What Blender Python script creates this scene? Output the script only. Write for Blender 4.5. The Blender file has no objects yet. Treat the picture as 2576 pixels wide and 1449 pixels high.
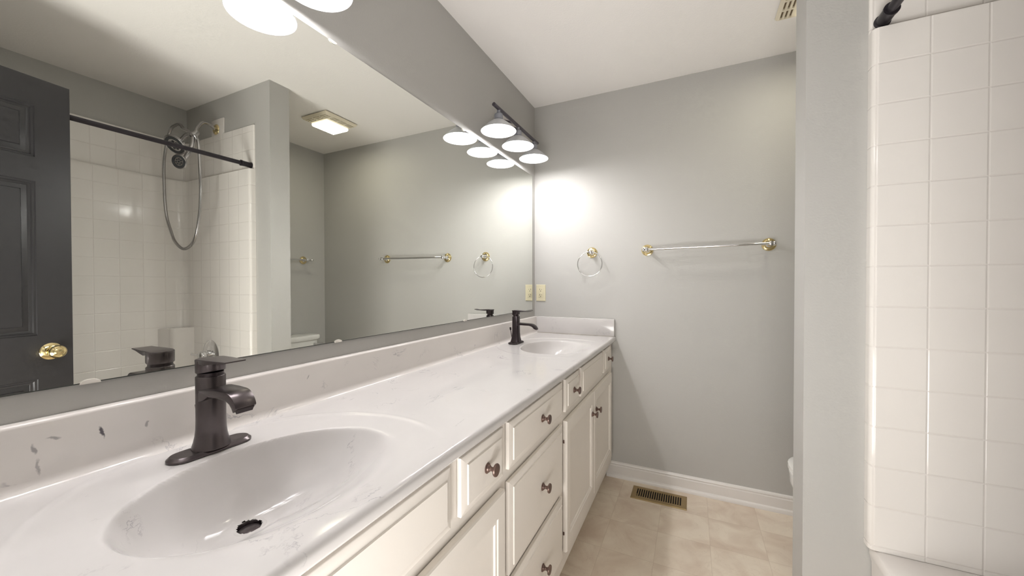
import bpy, bmesh, math, random
import numpy as np
from mathutils import Vector, Matrix
random.seed(7)
PI = math.pi
SC = bpy.context.scene
COL = SC.collection

# ---------------------------------------------------------------- camera, world, lights, exposure
CAM = Vector((0.98827, 0.0, 1.22437))
cd = bpy.data.cameras.new('camera')
cam = bpy.data.objects.new('camera', cd)
COL.objects.link(cam)
F = Vector((-0.43171, 0.90194, -0.01127)).normalized()
R = Vector((0.90201, 0.43172, -0.00138))
R = (R - F * R.dot(F)).normalized()
U = R.cross(F)
cam.matrix_world = Matrix(((R.x, U.x, -F.x, CAM.x), (R.y, U.y, -F.y, CAM.y), (R.z, U.z, -F.z, CAM.z), (0, 0, 0, 1)))
cd.sensor_width = 36.0
cd.lens = 946.99 * 36.0 / 2576.0
cd.clip_start = 0.01
SC.camera = cam

SC.view_settings.view_transform = 'Standard'
SC.view_settings.look = 'None'
SC.view_settings.gamma = 1.0
SC.view_settings.use_curve_mapping = False
SC.view_settings.exposure = 0.36
cy = SC.cycles
cy.max_bounces = 7
cy.diffuse_bounces = 4
cy.glossy_bounces = 5
cy.transmission_bounces = 4
cy.sample_clamp_indirect = 20.0
cy.sample_clamp_direct = 12.0
cy.blur_glossy = 0.6
cy.use_denoising = True
cy.use_adaptive_sampling = True
cy.adaptive_threshold = 0.05
cy.adaptive_min_samples = 20
cy.use_guiding = True
cy.guiding_training_samples = 32

W = bpy.data.worlds.new('world')
SC.world = W
W.use_nodes = True
W.node_tree.nodes['Background'].inputs[0].default_value = (1.0, 0.97, 0.93, 1)
W.node_tree.nodes['Background'].inputs[1].default_value = 0.25

BULB_E = 275.0           # radiance of the vanity bulbs
LENS_E = 1.5            # radiance of the ceiling fan light lens


def area(name, loc, target, sx, sy, power, col):
    l = bpy.data.lights.new(name, 'AREA')
    l.shape = 'RECTANGLE'
    l.size = sx
    l.size_y = sy
    l.energy = power
    l.color = col
    o = bpy.data.objects.new(name, l)
    COL.objects.link(o)
    o.location = loc
    o.rotation_euler = (Vector(target) - Vector(loc)).to_track_quat('-Z', 'Y').to_euler()
    return o


# added fill light low behind the camera, aimed up to brighten the ceiling
area('doorway_fill', (0.9, -0.45, 0.5), (0.9, 0.6, 2.4), 0.75, 0.95, 27.0, (1.0, 0.98, 0.955))

# ---------------------------------------------------------------- dimensions
D = 2.431        # far wall
H = 2.44         # ceiling
YB = -0.13       # back wall (doorway)
XT = 2.223       # wall behind the tub
XW = 2.138       # wall behind the toilet
PX, PY0, PY1 = 1.294, 1.408, 1.529   # partition
ZC = 0.89        # counter top

# ---------------------------------------------------------------- materials


def newmat(name):
    m = bpy.data.materials.new(name)
    m.use_nodes = True
    return m, m.node_tree, m.node_tree.nodes['Principled BSDF']


def setp(b, col=None, rough=None, metal=None, coat=None, spec=None):
    if col is not None:
        b.inputs['Base Color'].default_value = (col[0], col[1], col[2], 1)
    if rough is not None:
        b.inputs['Roughness'].default_value = rough
    if metal is not None:
        b.inputs['Metallic'].default_value = metal
    if coat is not None:
        b.inputs['Coat Weight'].default_value = coat
        b.inputs['Coat Roughness'].default_value = 0.08
    if spec is not None:
        b.inputs['Specular IOR Level'].default_value = spec


def N(nt, t, **kw):
    n = nt.nodes.new(t)
    for k, v in kw.items():
        setattr(n, k, v)
    return n


def simple(name, col, rough=0.5, metal=0.0, coat=None, spec=None, bump=0.0, bscale=200.0, var=0.0, vscale=6.0):
    m, nt, b = newmat(name)
    setp(b, col, rough, metal, coat, spec)
    tc = N(nt, 'ShaderNodeNewGeometry')
    if bump > 0:
        no = N(nt, 'ShaderNodeTexNoise')
        no.inputs['Scale'].default_value = bscale
        no.inputs['Detail'].default_value = 2.0
        nt.links.new(tc.outputs['Position'], no.inputs['Vector'])
        bp = N(nt, 'ShaderNodeBump')
        bp.inputs['Strength'].default_value = 1.0
        bp.inputs['Distance'].default_value = bump
        nt.links.new(no.outputs['Fac'], bp.inputs['Height'])
        nt.links.new(bp.outputs['Normal'], b.inputs['Normal'])
    if var > 0:
        no = N(nt, 'ShaderNodeTexNoise')
        no.inputs['Scale'].default_value = vscale
        no.inputs['Detail'].default_value = 4.0
        nt.links.new(tc.outputs['Position'], no.inputs['Vector'])
        mx = N(nt, 'ShaderNodeMix', data_type='RGBA')
        mx.inputs['A'].default_value = tuple(c * (1 - var) for c in col) + (1,)
        mx.inputs['B'].default_value = tuple(min(1, c * (1 + var)) for c in col) + (1,)
        nt.links.new(no.outputs['Fac'], mx.inputs['Factor'])
        nt.links.new(mx.outputs['Result'], b.inputs['Base Color'])
    return m


M = {}
M['wall'] = simple('greige_eggshell_paint', (0.495, 0.485, 0.462), 0.5, spec=0.25, bump=0.0004, bscale=160)
M['ceiling'] = simple('ceiling_paint', (0.93, 0.90, 0.87), 0.9, bump=0.0006, bscale=120)
M['trimw'] = simple('white_trim_paint', (0.76, 0.73, 0.70), 0.35)
M['cab'] = simple('cream_cabinet_paint', (0.90, 0.845, 0.78), 0.5, spec=0.3, bump=0.00015, bscale=60)
M['gap'] = simple('cabinet_inside', (0.10, 0.075, 0.055), 0.8)
M['bronze'] = simple('oil_rubbed_bronze', (0.045, 0.034, 0.037), 0.33, 0.55, bump=0.00004, bscale=900)
M['bronze_light'] = simple('weathered_bronze_faucet', (0.11, 0.093, 0.095), 0.29, 0.7, var=0.25, vscale=25)
M['fixture'] = simple('dark_pewter_fixture', (0.095, 0.085, 0.10), 0.35, 0.6)
M['knobm'] = simple('antique_copper_knob', (0.20, 0.135, 0.115), 0.38, 0.75, var=0.3, vscale=80)
M['rodm'] = simple('dark_curtain_rod', (0.035, 0.03, 0.036), 0.35, 0.5)
M['chrome'] = simple('chrome', (0.82, 0.82, 0.83), 0.06, 1.0)
M['chrome_s'] = simple('shower_chrome', (0.50, 0.49, 0.49), 0.22, 1.0)
M['brass'] = simple('polished_brass', (0.83, 0.69, 0.38), 0.12, 1.0)
M['regbrass'] = simple('aged_register_brass', (0.36, 0.26, 0.125), 0.42, 0.55, var=0.15, vscale=18)
M['black'] = simple('vent_dark', (0.012, 0.008, 0.007), 0.9)
M['porcelain'] = simple('white_porcelain', (0.82, 0.81, 0.78), 0.08, coat=0.4)
M['almond'] = simple('almond_plastic', (0.70, 0.64, 0.45), 0.35)
M['fanp'] = simple('yellowed_fan_plastic', (0.78, 0.71, 0.56), 0.45)
M['hallwall'] = simple('hallway_paint', (0.62, 0.60, 0.56), 0.8)
M['enamel'] = simple('white_enamel', (0.60, 0.60, 0.61), 0.3)
M['shade_out'] = simple('hazed_shade_metal', (0.66, 0.67, 0.70), 0.4, 0.2)  # pale blue-grey tone carries the haze of the lamp glow
M['socketm'] = simple('hazed_socket_metal', (0.30, 0.31, 0.35), 0.4, 0.5)  # dark fixture metal lightened, glow around the bulbs put into the colour
M['platem'] = simple('satin_backplate', (0.60, 0.58, 0.56), 0.4, 0.2)
M['mastic'] = simple('mirror_edge', (0.05, 0.055, 0.05), 0.5)
M['nozzle'] = simple('nozzle_rubber', (0.06, 0.065, 0.07), 0.5)
M['clip'] = simple('clear_plastic_clip', (0.72, 0.68, 0.62), 0.2)

# mirror silver: loses about a quarter of the light, slightly green
m, nt, b = newmat('mirror_silver')
setp(b, (0.90, 0.915, 0.875), 0.0, 1.0)
M['mirror'] = m

# door paint: black semi-gloss with scuffs
m, nt, b = newmat('black_door_paint')
setp(b, (0.03, 0.0285, 0.031), 0.33, 0.0, spec=0.6)
g = N(nt, 'ShaderNodeNewGeometry')
n2 = N(nt, 'ShaderNodeTexNoise')
n2.inputs['Scale'].default_value = 60
n2.inputs['Detail'].default_value = 3
nt.links.new(g.outputs['Position'], n2.inputs['Vector'])
bp = N(nt, 'ShaderNodeBump')
bp.inputs['Distance'].default_value = 0.0002
nt.links.new(n2.outputs['Fac'], bp.inputs['Height'])
nt.links.new(bp.outputs['Normal'], b.inputs['Normal'])
M['door'] = m

# cultured marble
def marble(name, base, marks=()):
    m, nt, b = newmat(name)
    setp(b, base, 0.12, 0.0, spec=0.4)
    g = N(nt, 'ShaderNodeNewGeometry')
    mp = N(nt, 'ShaderNodeMapping')
    mp.inputs['Scale'].default_value = (1.0, 0.55, 1.0)
    mp.inputs['Rotation'].default_value = (0.2, 0.3, 0.6)
    nt.links.new(g.outputs['Position'], mp.inputs['Vector'])
    big = N(nt, 'ShaderNodeTexNoise')
    big.inputs['Scale'].default_value = 5
    big.inputs['Detail'].default_value = 5
    big.inputs['Distortion'].default_value = 1.2
    nt.links.new(mp.outputs['Vector'], big.inputs['Vector'])
    mx = N(nt, 'ShaderNodeMix', data_type='RGBA')
    mx.inputs['A'].default_value = tuple(c * 0.93 for c in base) + (1,)
    mx.inputs['B'].default_value = tuple(min(1, c * 1.05) for c in base) + (1,)
    nt.links.new(big.outputs['Fac'], mx.inputs['Factor'])
    # thin veins: narrow band of a distorted noise, broken up by another noise
    vn = N(nt, 'ShaderNodeTexNoise')
    vn.inputs['Scale'].default_value = 7
    vn.inputs['Detail'].default_value = 7
    vn.inputs['Roughness'].default_value = 0.6
    vn.inputs['Distortion'].default_value = 1.6
    nt.links.new(mp.outputs['Vector'], vn.inputs['Vector'])
    s = N(nt, 'ShaderNodeMath', operation='SUBTRACT')
    s.inputs[1].default_value = 0.5
    nt.links.new(vn.outputs['Fac'], s.inputs[0])
    a = N(nt, 'ShaderNodeMath', operation='ABSOLUTE')
    nt.links.new(s.outputs[0], a.inputs[0])
    r1 = N(nt, 'ShaderNodeMapRange')
    r1.inputs['From Min'].default_value = 0.0
    r1.inputs['From Max'].default_value = 0.010
    r1.inputs['To Min'].default_value = 1.0
    r1.inputs['To Max'].default_value = 0.0
    nt.links.new(a.outputs[0], r1.inputs['Value'])
    br = N(nt, 'ShaderNodeTexNoise')
    br.inputs['Scale'].default_value = 13
    br.inputs['Detail'].default_value = 2
    nt.links.new(g.outputs['Position'], br.inputs['Vector'])
    r2 = N(nt, 'ShaderNodeMapRange')
    r2.inputs['From Min'].default_value = 0.56
    r2.inputs['From Max'].default_value = 0.68
    nt.links.new(br.outputs['Fac'], r2.inputs['Value'])
    mu = N(nt, 'ShaderNodeMath', operation='MULTIPLY')
    nt.links.new(r1.outputs['Result'], mu.inputs[0])
    nt.links.new(r2.outputs['Result'], mu.inputs[1])
    mu2 = N(nt, 'ShaderNodeMath', operation='MULTIPLY')
    nt.links.new(mu.outputs[0], mu2.inputs[0])
    mu2.inputs[1].default_value = 0.8
    mx2 = N(nt, 'ShaderNodeMix', data_type='RGBA')
    nt.links.new(mu2.outputs[0], mx2.inputs['Factor'])
    nt.links.new(mx.outputs['Result'], mx2.inputs['A'])
    mx2.inputs['B'].default_value = (0.36, 0.34, 0.36, 1)
    last = mx2.outputs['Result']
    # dark streaks cast into the stone: (centre, half sizes, strength)
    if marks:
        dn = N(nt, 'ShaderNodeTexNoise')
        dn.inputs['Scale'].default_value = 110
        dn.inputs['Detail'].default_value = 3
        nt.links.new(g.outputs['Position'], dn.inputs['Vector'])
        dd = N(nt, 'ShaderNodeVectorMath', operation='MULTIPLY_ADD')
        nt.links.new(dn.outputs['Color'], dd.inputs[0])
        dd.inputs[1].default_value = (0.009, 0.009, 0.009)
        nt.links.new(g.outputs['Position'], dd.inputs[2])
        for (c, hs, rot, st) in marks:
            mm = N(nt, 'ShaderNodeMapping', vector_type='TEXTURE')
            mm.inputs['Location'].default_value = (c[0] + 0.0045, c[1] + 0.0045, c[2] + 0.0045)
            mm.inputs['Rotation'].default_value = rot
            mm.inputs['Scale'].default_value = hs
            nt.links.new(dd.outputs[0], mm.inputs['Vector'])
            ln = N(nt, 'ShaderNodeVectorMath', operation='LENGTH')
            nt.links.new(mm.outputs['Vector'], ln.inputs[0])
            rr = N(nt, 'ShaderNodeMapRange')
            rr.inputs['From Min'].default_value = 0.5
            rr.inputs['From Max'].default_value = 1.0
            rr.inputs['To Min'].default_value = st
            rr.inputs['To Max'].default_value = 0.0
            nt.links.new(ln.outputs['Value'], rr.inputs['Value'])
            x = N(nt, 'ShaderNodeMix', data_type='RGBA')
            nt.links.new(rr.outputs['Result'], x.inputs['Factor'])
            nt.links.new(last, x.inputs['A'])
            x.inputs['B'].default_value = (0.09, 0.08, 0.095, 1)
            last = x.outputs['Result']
    nt.links.new(last, b.inputs['Base Color'])
    return m


M['marble'] = marble('cultured_marble', (0.63, 0.605, 0.592))
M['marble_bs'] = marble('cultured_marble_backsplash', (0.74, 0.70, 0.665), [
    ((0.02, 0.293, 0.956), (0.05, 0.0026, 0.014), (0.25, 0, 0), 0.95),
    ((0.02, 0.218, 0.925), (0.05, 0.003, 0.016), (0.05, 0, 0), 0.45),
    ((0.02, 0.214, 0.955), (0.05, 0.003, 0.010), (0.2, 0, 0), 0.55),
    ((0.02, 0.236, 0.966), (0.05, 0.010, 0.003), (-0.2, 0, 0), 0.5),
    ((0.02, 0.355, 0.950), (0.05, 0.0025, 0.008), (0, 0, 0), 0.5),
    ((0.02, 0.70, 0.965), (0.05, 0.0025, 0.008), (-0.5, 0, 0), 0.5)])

# faux tile acrylic: grooves by bump on a world grid


def tile(name, axis, off, step, offz, stepz):
    m, nt, b = newmat(name)
    setp(b, (0.84, 0.805, 0.765), 0.09, 0.0, coat=0.3)
    g = N(nt, 'ShaderNodeNewGeometry')
    sx = N(nt, 'ShaderNodeSeparateXYZ')
    nt.links.new(g.outputs['Position'], sx.inputs[0])

    def groove(out, o, st):
        a = N(nt, 'ShaderNodeMath', operation='SUBTRACT')
        nt.links.new(out, a.inputs[0])
        a.inputs[1].default_value = o - st / 2
        w = N(nt, 'ShaderNodeMath', operation='WRAP')
        nt.links.new(a.outputs[0], w.inputs[0])
        w.inputs[1].default_value = st / 2
        w.inputs[2].default_value = -st / 2
        ab = N(nt, 'ShaderNodeMath', operation='ABSOLUTE')
        nt.links.new(w.outputs[0], ab.inputs[0])
        # distance to the nearest line is st/2 - |w|
        d = N(nt, 'ShaderNodeMath', operation='SUBTRACT')
        d.inputs[0].default_value = st / 2
        nt.links.new(ab.outputs[0], d.inputs[1])
        r = N(nt, 'ShaderNodeMapRange', interpolation_type='SMOOTHSTEP')
        r.inputs['From Min'].default_value = 0.0
        r.inputs['From Max'].default_value = 0.0036
        nt.links.new(d.outputs[0], r.inputs['Value'])
        return r.outputs['Result']
    g1 = groove(sx.outputs[axis], off, step)
    g2 = groove(sx.outputs['Z'], offz, stepz)
    mn = N(nt, 'ShaderNodeMath', operation='MINIMUM')
    nt.links.new(g1, mn.inputs[0])
    nt.links.new(g2, mn.inputs[1])
    no = N(nt, 'ShaderNodeTexNoise')
    no.inputs['Scale'].default_value = 9
    nt.links.new(g.outputs['Position'], no.inputs['Vector'])
    ad = N(nt, 'ShaderNodeMath', operation='MULTIPLY_ADD')
    nt.links.new(no.outputs['Fac'], ad.inputs[0])
    ad.inputs[1].default_value = 0.8
    nt.links.new(mn.outputs[0], ad.inputs[2])
    bp = N(nt, 'ShaderNodeBump')
    bp.inputs['Distance'].default_value = 0.0009
    bp.inputs['Strength'].default_value = 1.0
    nt.links.new(ad.outputs[0], bp.inputs['Height'])
    nt.links.new(bp.outputs['Normal'], b.inputs['Normal'])
    mx = N(nt, 'ShaderNodeMix', data_type='RGBA')
    mx.inputs['A'].default_value = (0.81, 0.77, 0.73, 1)
    mx.inputs['B'].default_value = (0.84, 0.805, 0.765, 1)
    nt.links.new(mn.outputs[0], mx.inputs['Factor'])
    nt.links.new(mx.outputs['Result'], b.inputs['Base Color'])
    return m


M['tile_end'] = tile('faux_tile_end', 'X', 1.552, 0.107, 0.604, 0.1112)
M['tile_back'] = tile('faux_tile_back', 'Y', 1.265, 0.1112, 0.604, 0.1112)
M['acrylic'] = simple('tub_acrylic', (0.80, 0.76, 0.72), 0.10, coat=0.3)

# sheet vinyl floor in tile pattern
m, nt, b = newmat('vinyl_floor')
setp(b, (0.6, 0.5, 0.4), 0.30, 0.0)
g = N(nt, 'ShaderNodeNewGeometry')
sx = N(nt, 'ShaderNodeSeparateXYZ')
nt.links.new(g.outputs['Position'], sx.inputs[0])
lines = []
cells = []
for ax, off in (('X', 0.6095), ('Y', 1.7435)):
    a = N(nt, 'ShaderNodeMath', operation='SUBTRACT')
    nt.links.new(sx.outputs[ax], a.inputs[0])
    a.inputs[1].default_value = off
    dv = N(nt, 'ShaderNodeMath', operation='DIVIDE')
    nt.links.new(a.outputs[0], dv.inputs[0])
    dv.inputs[1].default_value = 0.2295
    fl = N(nt, 'ShaderNodeMath', operation='FLOOR')
    nt.links.new(dv.outputs[0], fl.inputs[0])
    cells.append(fl)
    fr = N(nt, 'ShaderNodeMath', operation='PINGPONG')
    nt.links.new(dv.outputs[0], fr.inputs[0])
    fr.inputs[1].default_value = 0.5
    r = N(nt, 'ShaderNodeMapRange')
    r.inputs['From Min'].default_value = 0.004
    r.inputs['From Max'].default_value = 0.009
    nt.links.new(fr.outputs[0], r.inputs['Value'])
    lines.append(r)
mn = N(nt, 'ShaderNodeMath', operation='MINIMUM')
nt.links.new(lines[0].outputs['Result'], mn.inputs[0])
nt.links.new(lines[1].outputs['Result'], mn.inputs[1])
cb = N(nt, 'ShaderNodeCombineXYZ')
nt.links.new(cells[0].outputs[0], cb.inputs[0])
nt.links.new(cells[1].outputs[0], cb.inputs[1])
wn = N(nt, 'ShaderNodeTexWhiteNoise')
nt.links.new(cb.outputs[0], wn.inputs['Vector'])
ad = N(nt, 'ShaderNodeVectorMath', operation='MULTIPLY_ADD')
nt.links.new(wn.outputs['Color'], ad.inputs[0])
ad.inputs[1].default_value = (3, 3, 3)
nt.links.new(g.outputs['Position'], ad.inputs[2])
no = N(nt, 'ShaderNodeTexNoise')
no.inputs['Scale'].default_value = 6
no.inputs['Detail'].default_value = 7
no.inputs['Distortion'].default_value = 1.0
nt.links.new(ad.outputs[0], no.inputs['Vector'])
rp = N(nt, 'ShaderNodeValToRGB')
rp.color_ramp.elements[0].position = 0.30
rp.color_ramp.elements[0].color = (0.68, 0.555, 0.44, 1)
rp.color_ramp.elements[1].position = 0.62
rp.color_ramp.elements[1].color = (0.84, 0.74, 0.61, 1)
nt.links.new(no.outputs['Fac'], rp.inputs['Fac'])
# fine crackle veins
vn = N(nt, 'ShaderNodeTexNoise')
vn.inputs['Scale'].default_value = 9
vn.inputs['Detail'].default_value = 8
vn.inputs['Distortion'].default_value = 2.0
nt.links.new(ad.outputs[0], vn.inputs['Vector'])
s = N(nt, 'ShaderNodeMath', operation='SUBTRACT')
s.inputs[1].default_value = 0.5
nt.links.new(vn.outputs['Fac'], s.inputs[0])
a = N(nt, 'ShaderNodeMath', operation='ABSOLUTE')
nt.links.new(s.outputs[0], a.inputs[0])
r1 = N(nt, 'ShaderNodeMapRange')
r1.inputs['From Max'].default_value = 0.008
r1.inputs['To Min'].default_value = 0.22
r1.inputs['To Max'].default_value = 0.0
nt.links.new(a.outputs[0], r1.inputs['Value'])
mv = N(nt, 'ShaderNodeMix', data_type='RGBA')
nt.links.new(r1.outputs['Result'], mv.inputs['Factor'])
nt.links.new(rp.outputs['Color'], mv.inputs['A'])
mv.inputs['B'].default_value = (0.46, 0.35, 0.25, 1)
mx = N(nt, 'ShaderNodeMix', data_type='RGBA')
rl = N(nt, 'ShaderNodeMapRange')
rl.inputs['To Min'].default_value = 0.72
nt.links.new(mn.outputs[0], rl.inputs['Value'])
nt.links.new(rl.outputs['Result'], mx.inputs['Factor'])
mx.inputs['A'].default_value = (0.46, 0.35, 0.25, 1)
nt.links.new(mv.outputs['Result'], mx.inputs['B'])
nt.links.new(mx.outputs['Result'], b.inputs['Base Color'])
M['floor'] = m


def emit(name, col, e):
    m, nt, b = newmat(name)
    setp(b, (0.9, 0.9, 0.9), 0.3)
    b.inputs['Emission Color'].default_value = col + (1,)
    b.inputs['Emission Strength'].default_value = e
    return m


M['bulb'] = emit('lit_bulb', (1.0, 0.98, 0.975), BULB_E)
M['lens'] = emit('lit_fan_lens', (1.0, 0.94, 0.76), LENS_E)

# ---------------------------------------------------------------- geometry helpers


def wloc(o):
    v = Vector((0, 0, 0))
    while o is not None:
        v = v + o.location
        o = o.parent
    return v


def finish(o, ang=40):
    me = o.data
    me.polygons.foreach_set('use_smooth', [True] * len(me.polygons))
    me.set_sharp_from_angle(angle=math.radians(ang))
    me.update()


def obj(name, bm, mt, parent=None, world=False, ang=40, recalc=True):
    """one bmesh -> one object. world=True: the vertices are in world coordinates."""
    if recalc:
        bmesh.ops.recalc_face_normals(bm, faces=bm.faces[:])
    me = bpy.data.meshes.new(name)
    o = bpy.data.objects.new(name, me)
    COL.objects.link(o)
    if parent is not None:
        o.parent = parent
        if world:
            bmesh.ops.translate(bm, verts=bm.verts[:], vec=-wloc(parent))
    elif world:
        xs = [v.co for v in bm.verts]
        c = Vector(((min(v.x for v in xs) + max(v.x for v in xs)) / 2, (min(v.y for v in xs) + max(v.y for v in xs)) / 2, min(v.z for v in xs)))
        bmesh.ops.translate(bm, verts=bm.verts[:], vec=-c)
        o.location = c
    bm.to_mesh(me)
    bm.free()
    for q in (mt if isinstance(mt, (list, tuple)) else [mt]):
        me.materials.append(q)
    finish(o, ang)
    return o


def thing(name, label, cat, loc, group=None):
    o = bpy.data.objects.new(name, None)
    COL.objects.link(o)
    o.location = loc
    o.empty_display_size = 0.05
    o['label'] = label
    o['category'] = cat
    if group:
        o['group'] = group
    return o


def struct(o, label, cat):
    o['kind'] = 'structure'
    o['label'] = label
    o['category'] = cat
    return o


def dup_tree(o, parent=None):
    c = o.copy()
    COL.objects.link(c)
    c.parent = parent
    for ch in list(o.children):
        dup_tree(ch, c)
    return c


def NB():
    return bmesh.new()


def box(bm, lo, hi, r=0.0, seg=2):
    t = bmesh.new()
    bmesh.ops.create_cube(t, size=1.0)
    for v in t.verts:
        v.co = Vector((lo[i] + (v.co[i] + 0.5) * (hi[i] - lo[i]) for i in range(3)))
    if r > 0:
        bmesh.ops.bevel(t, geom=t.edges[:], offset=r, segments=seg, profile=0.5, affect='EDGES')
    merge(bm, t)


def merge(bm, t, mat=None):
    if mat is not None:
        bmesh.ops.transform(t, matrix=mat, verts=t.verts[:])
    me = bpy.data.meshes.new('tmp')
    t.to_mesh(me)
    t.free()
    bm.from_mesh(me)
    bpy.data.meshes.remove(me)


def lathe(bm, prof, n=32, mat=None, cap=True):
    """prof: list of (r, z) from one end to the other, turned round Z."""
    t = bmesh.new()
    rings = []
    for (r, z) in prof:
        if r < 1e-6:
            rings.append([t.verts.new((0, 0, z))])
        else:
            rings.append([t.verts.new((r * math.cos(2 * PI * i / n), r * math.sin(2 * PI * i / n), z)) for i in range(n)])
    for a, b_ in zip(rings[:-1], rings[1:]):
        for i in range(n):
            j = (i + 1) % n
            if len(a) == 1 and len(b_) == 1:
                continue
            if len(a) == 1:
                t.faces.new((a[0], b_[i], b_[j]))
            elif len(b_) == 1:
                t.faces.new((a[i], a[j], b_[0]))
            else:
                t.faces.new((a[i], a[j], b_[j], b_[i]))
    if cap:
        for rg in (rings[0], rings[-1]):
            if len(rg) > 1:
                t.faces.new(rg)
    bmesh.ops.recalc_face_normals(t, faces=t.faces[:])
    merge(bm, t, mat)


def axis_mat(origin, direction, up=None):
    d = Vector(direction).normalized()
    q = d.to_track_quat('Z', 'Y')
    return Matrix.Translation(Vector(origin)) @ q.to_matrix().to_4x4()


def tube(bm, pts, rad, n=12, closed=False, cap=True):
    t = bmesh.new()
    P = [Vector(p) for p in pts]
    m_ = len(P)
    rads = rad if isinstance(rad, (list, tuple)) else [rad] * m_
    T = []
    for i in range(m_):
        if closed:
            d = P[(i + 1) % m_] - P[i - 1]
        else:
            d = P[min(i + 1, m_ - 1)] - P[max(i - 1, 0)]
        T.append(d.normalized())
    ref = Vector((0, 0, 1)) if abs(T[0].z) < 0.9 else Vector((1, 0, 0))
    nrm = (ref - T[0] * ref.dot(T[0])).normalized()
    rings = []
    for i in range(m_):
        nrm = (nrm - T[i] * nrm.dot(T[i])).normalized()
        bn = T[i].cross(nrm)
        rings.append([t.verts.new(P[i] + (nrm * math.cos(2 * PI * k / n) + bn * math.sin(2 * PI * k / n)) * rads[i]) for k in range(n)])
    for i in range(m_ if closed else m_ - 1):
        a, b_ = rings[i], rings[(i + 1) % m_]
        for k in range(n):
            t.faces.new((a[k], a[(k + 1) % n], b_[(k + 1) % n], b_[k]))
    if cap and not closed:
        t.faces.new(rings[0][::-1])
        t.faces.new(rings[-1])
    merge(bm, t)


def prism(bm, poly, z0, z1, axis='z', r=0.0):
    """poly in the plane across axis. axis z: (x,y); axis y: (x,z); axis x: (y,z)."""
    t = bmesh.new()

    def P3(p, h):
        return {'z': (p[0], p[1], h), 'y': (p[0], h, p[1]), 'x': (h, p[0], p[1])}[axis]
    a = [t.verts.new(P3(p, z0)) for p in poly]
    b_ = [t.verts.new(P3(p, z1)) for p in poly]
    n = len(poly)
    for i in range(n):
        t.faces.new((a[i], a[(i + 1) % n], b_[(i + 1) % n], b_[i]))
    t.faces.new(a[::-1])
    t.faces.new(b_)
    bmesh.ops.recalc_face_normals(t, faces=t.faces[:])
    if r > 0:
        bmesh.ops.bevel(t, geom=[e for e in t.edges if e.calc_face_angle(0) > 0.6], offset=r, segments=2, profile=0.5, affect='EDGES')
    merge(bm, t)


def arc(cx, cy, r, a0, a1, n=6):
    return [(cx + r * math.cos(a0 + (a1 - a0) * i / n), cy + r * math.sin(a0 + (a1 - a0) * i / n)) for i in range(n + 1)]


def stadium(L, Wd, n=10, ch=None):
    """rounded plate outline, long along y"""
    r = Wd / 2
    a = arc(0, L / 2 - r, r, 0, PI, n)
    b_ = arc(0, -L / 2 + r, r, PI, 2 * PI, n)
    return a + b_


def loft(bm, loops, cap=True):
    t = bmesh.new()
    rs = [[t.verts.new(p) for p in L] for L in loops]
    n = len(rs[0])
    for a, b_ in zip(rs[:-1], rs[1:]):
        for k in range(n):
            t.faces.new((a[k], a[(k + 1) % n], b_[(k + 1) % n], b_[k]))
    if cap:
        t.faces.new(rs[0][::-1])
        t.faces.new(rs[-1])
    bmesh.ops.recalc_face_normals(t, faces=t.faces[:])
    merge(bm, t)


def panelled(bm, s0, s1, t0, t1, panels, rings, th, mapf, edge=None):
    """slab from s0..s1 x t0..t1 with thickness th; front at depth 0, panels = rects cut with
    nested rings (inset, depth). mapf(s, t, d) -> point, d > 0 towards the viewer.
    edge = list of (inset, depth) for the outer border profile (from the side inwards)."""
    edge = edge or [(0, 0)]
    t = bmesh.new()

    def V(s, u, d):
        return t.verts.new(mapf(s, u, d))

    def ring(a, b_, c, d_, prev, cur):
        pass
    ein, _ = edge[-1]
    ss = sorted(set([s0 + ein, s1 - ein] + [v for p in panels for v in (p[0], p[1])]))
    ts = sorted(set([t0 + ein, t1 - ein] + [v for p in panels for v in (p[2], p[3])]))

    def quad(pa, pb, pc, pd):
        t.faces.new([V(*p) for p in (pa, pb, pc, pd)])
    dtop = edge[-1][1]
    for i in range(len(ss) - 1):
        for j in range(len(ts) - 1):
            cx, cyy = (ss[i] + ss[i + 1]) / 2, (ts[j] + ts[j + 1]) / 2
            if any(p[0] < cx < p[1] and p[2] < cyy < p[3] for p in panels):
                continue
            quad((ss[i], ts[j], dtop), (ss[i + 1], ts[j], dtop), (ss[i + 1], ts[j + 1], dtop), (ss[i], ts[j + 1], dtop))

    def frame(r0, d0, r1, d1):
        (a0, a1, b0, b1), (c0, c1, e0, e1) = r0, r1
        A = [(a0, b0, d0), (a1, b0, d0), (a1, b1, d0), (a0, b1, d0)]
        B = [(c0, e0, d1), (c1, e0, d1), (c1, e1, d1), (c0, e1, d1)]
        for k in range(4):
            quad(A[k], A[(k + 1) % 4], B[(k + 1) % 4], B[k])
    for p in panels:
        pin, pd = 0.0, dtop
        for (ins, dep) in rings:
            frame((p[0] + pin, p[1] - pin, p[2] + pin, p[3] - pin), pd, (p[0] + ins, p[1] - ins, p[2] + ins, p[3] - ins), dep)
            pin, pd = ins, dep
        quad((p[0] + pin, p[2] + pin, pd), (p[1] - pin, p[2] + pin, pd), (p[1] - pin, p[3] - pin, pd), (p[0] + pin, p[3] - pin, pd))
    prev = (s0, s1, t0, t1)
    pd = edge[0][1]
    for (ins, dep) in edge[1:]:
        cur = (s0 + ins, s1 - ins, t0 + ins, t1 - ins)
        frame(prev, pd, cur, dep)
        prev, pd = cur, dep
    frame((s0, s1, t0, t1), -th, (s0, s1, t0, t1), edge[0][1])
    quad((s0, t0, -th), (s1, t0, -th), (s1, t1, -th), (s0, t1, -th))
    bmesh.ops.remove_doubles(t, verts=t.verts[:], dist=1e-5)
    bmesh.ops.recalc_face_normals(t, faces=t.faces[:])
    merge(bm, t)


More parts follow.
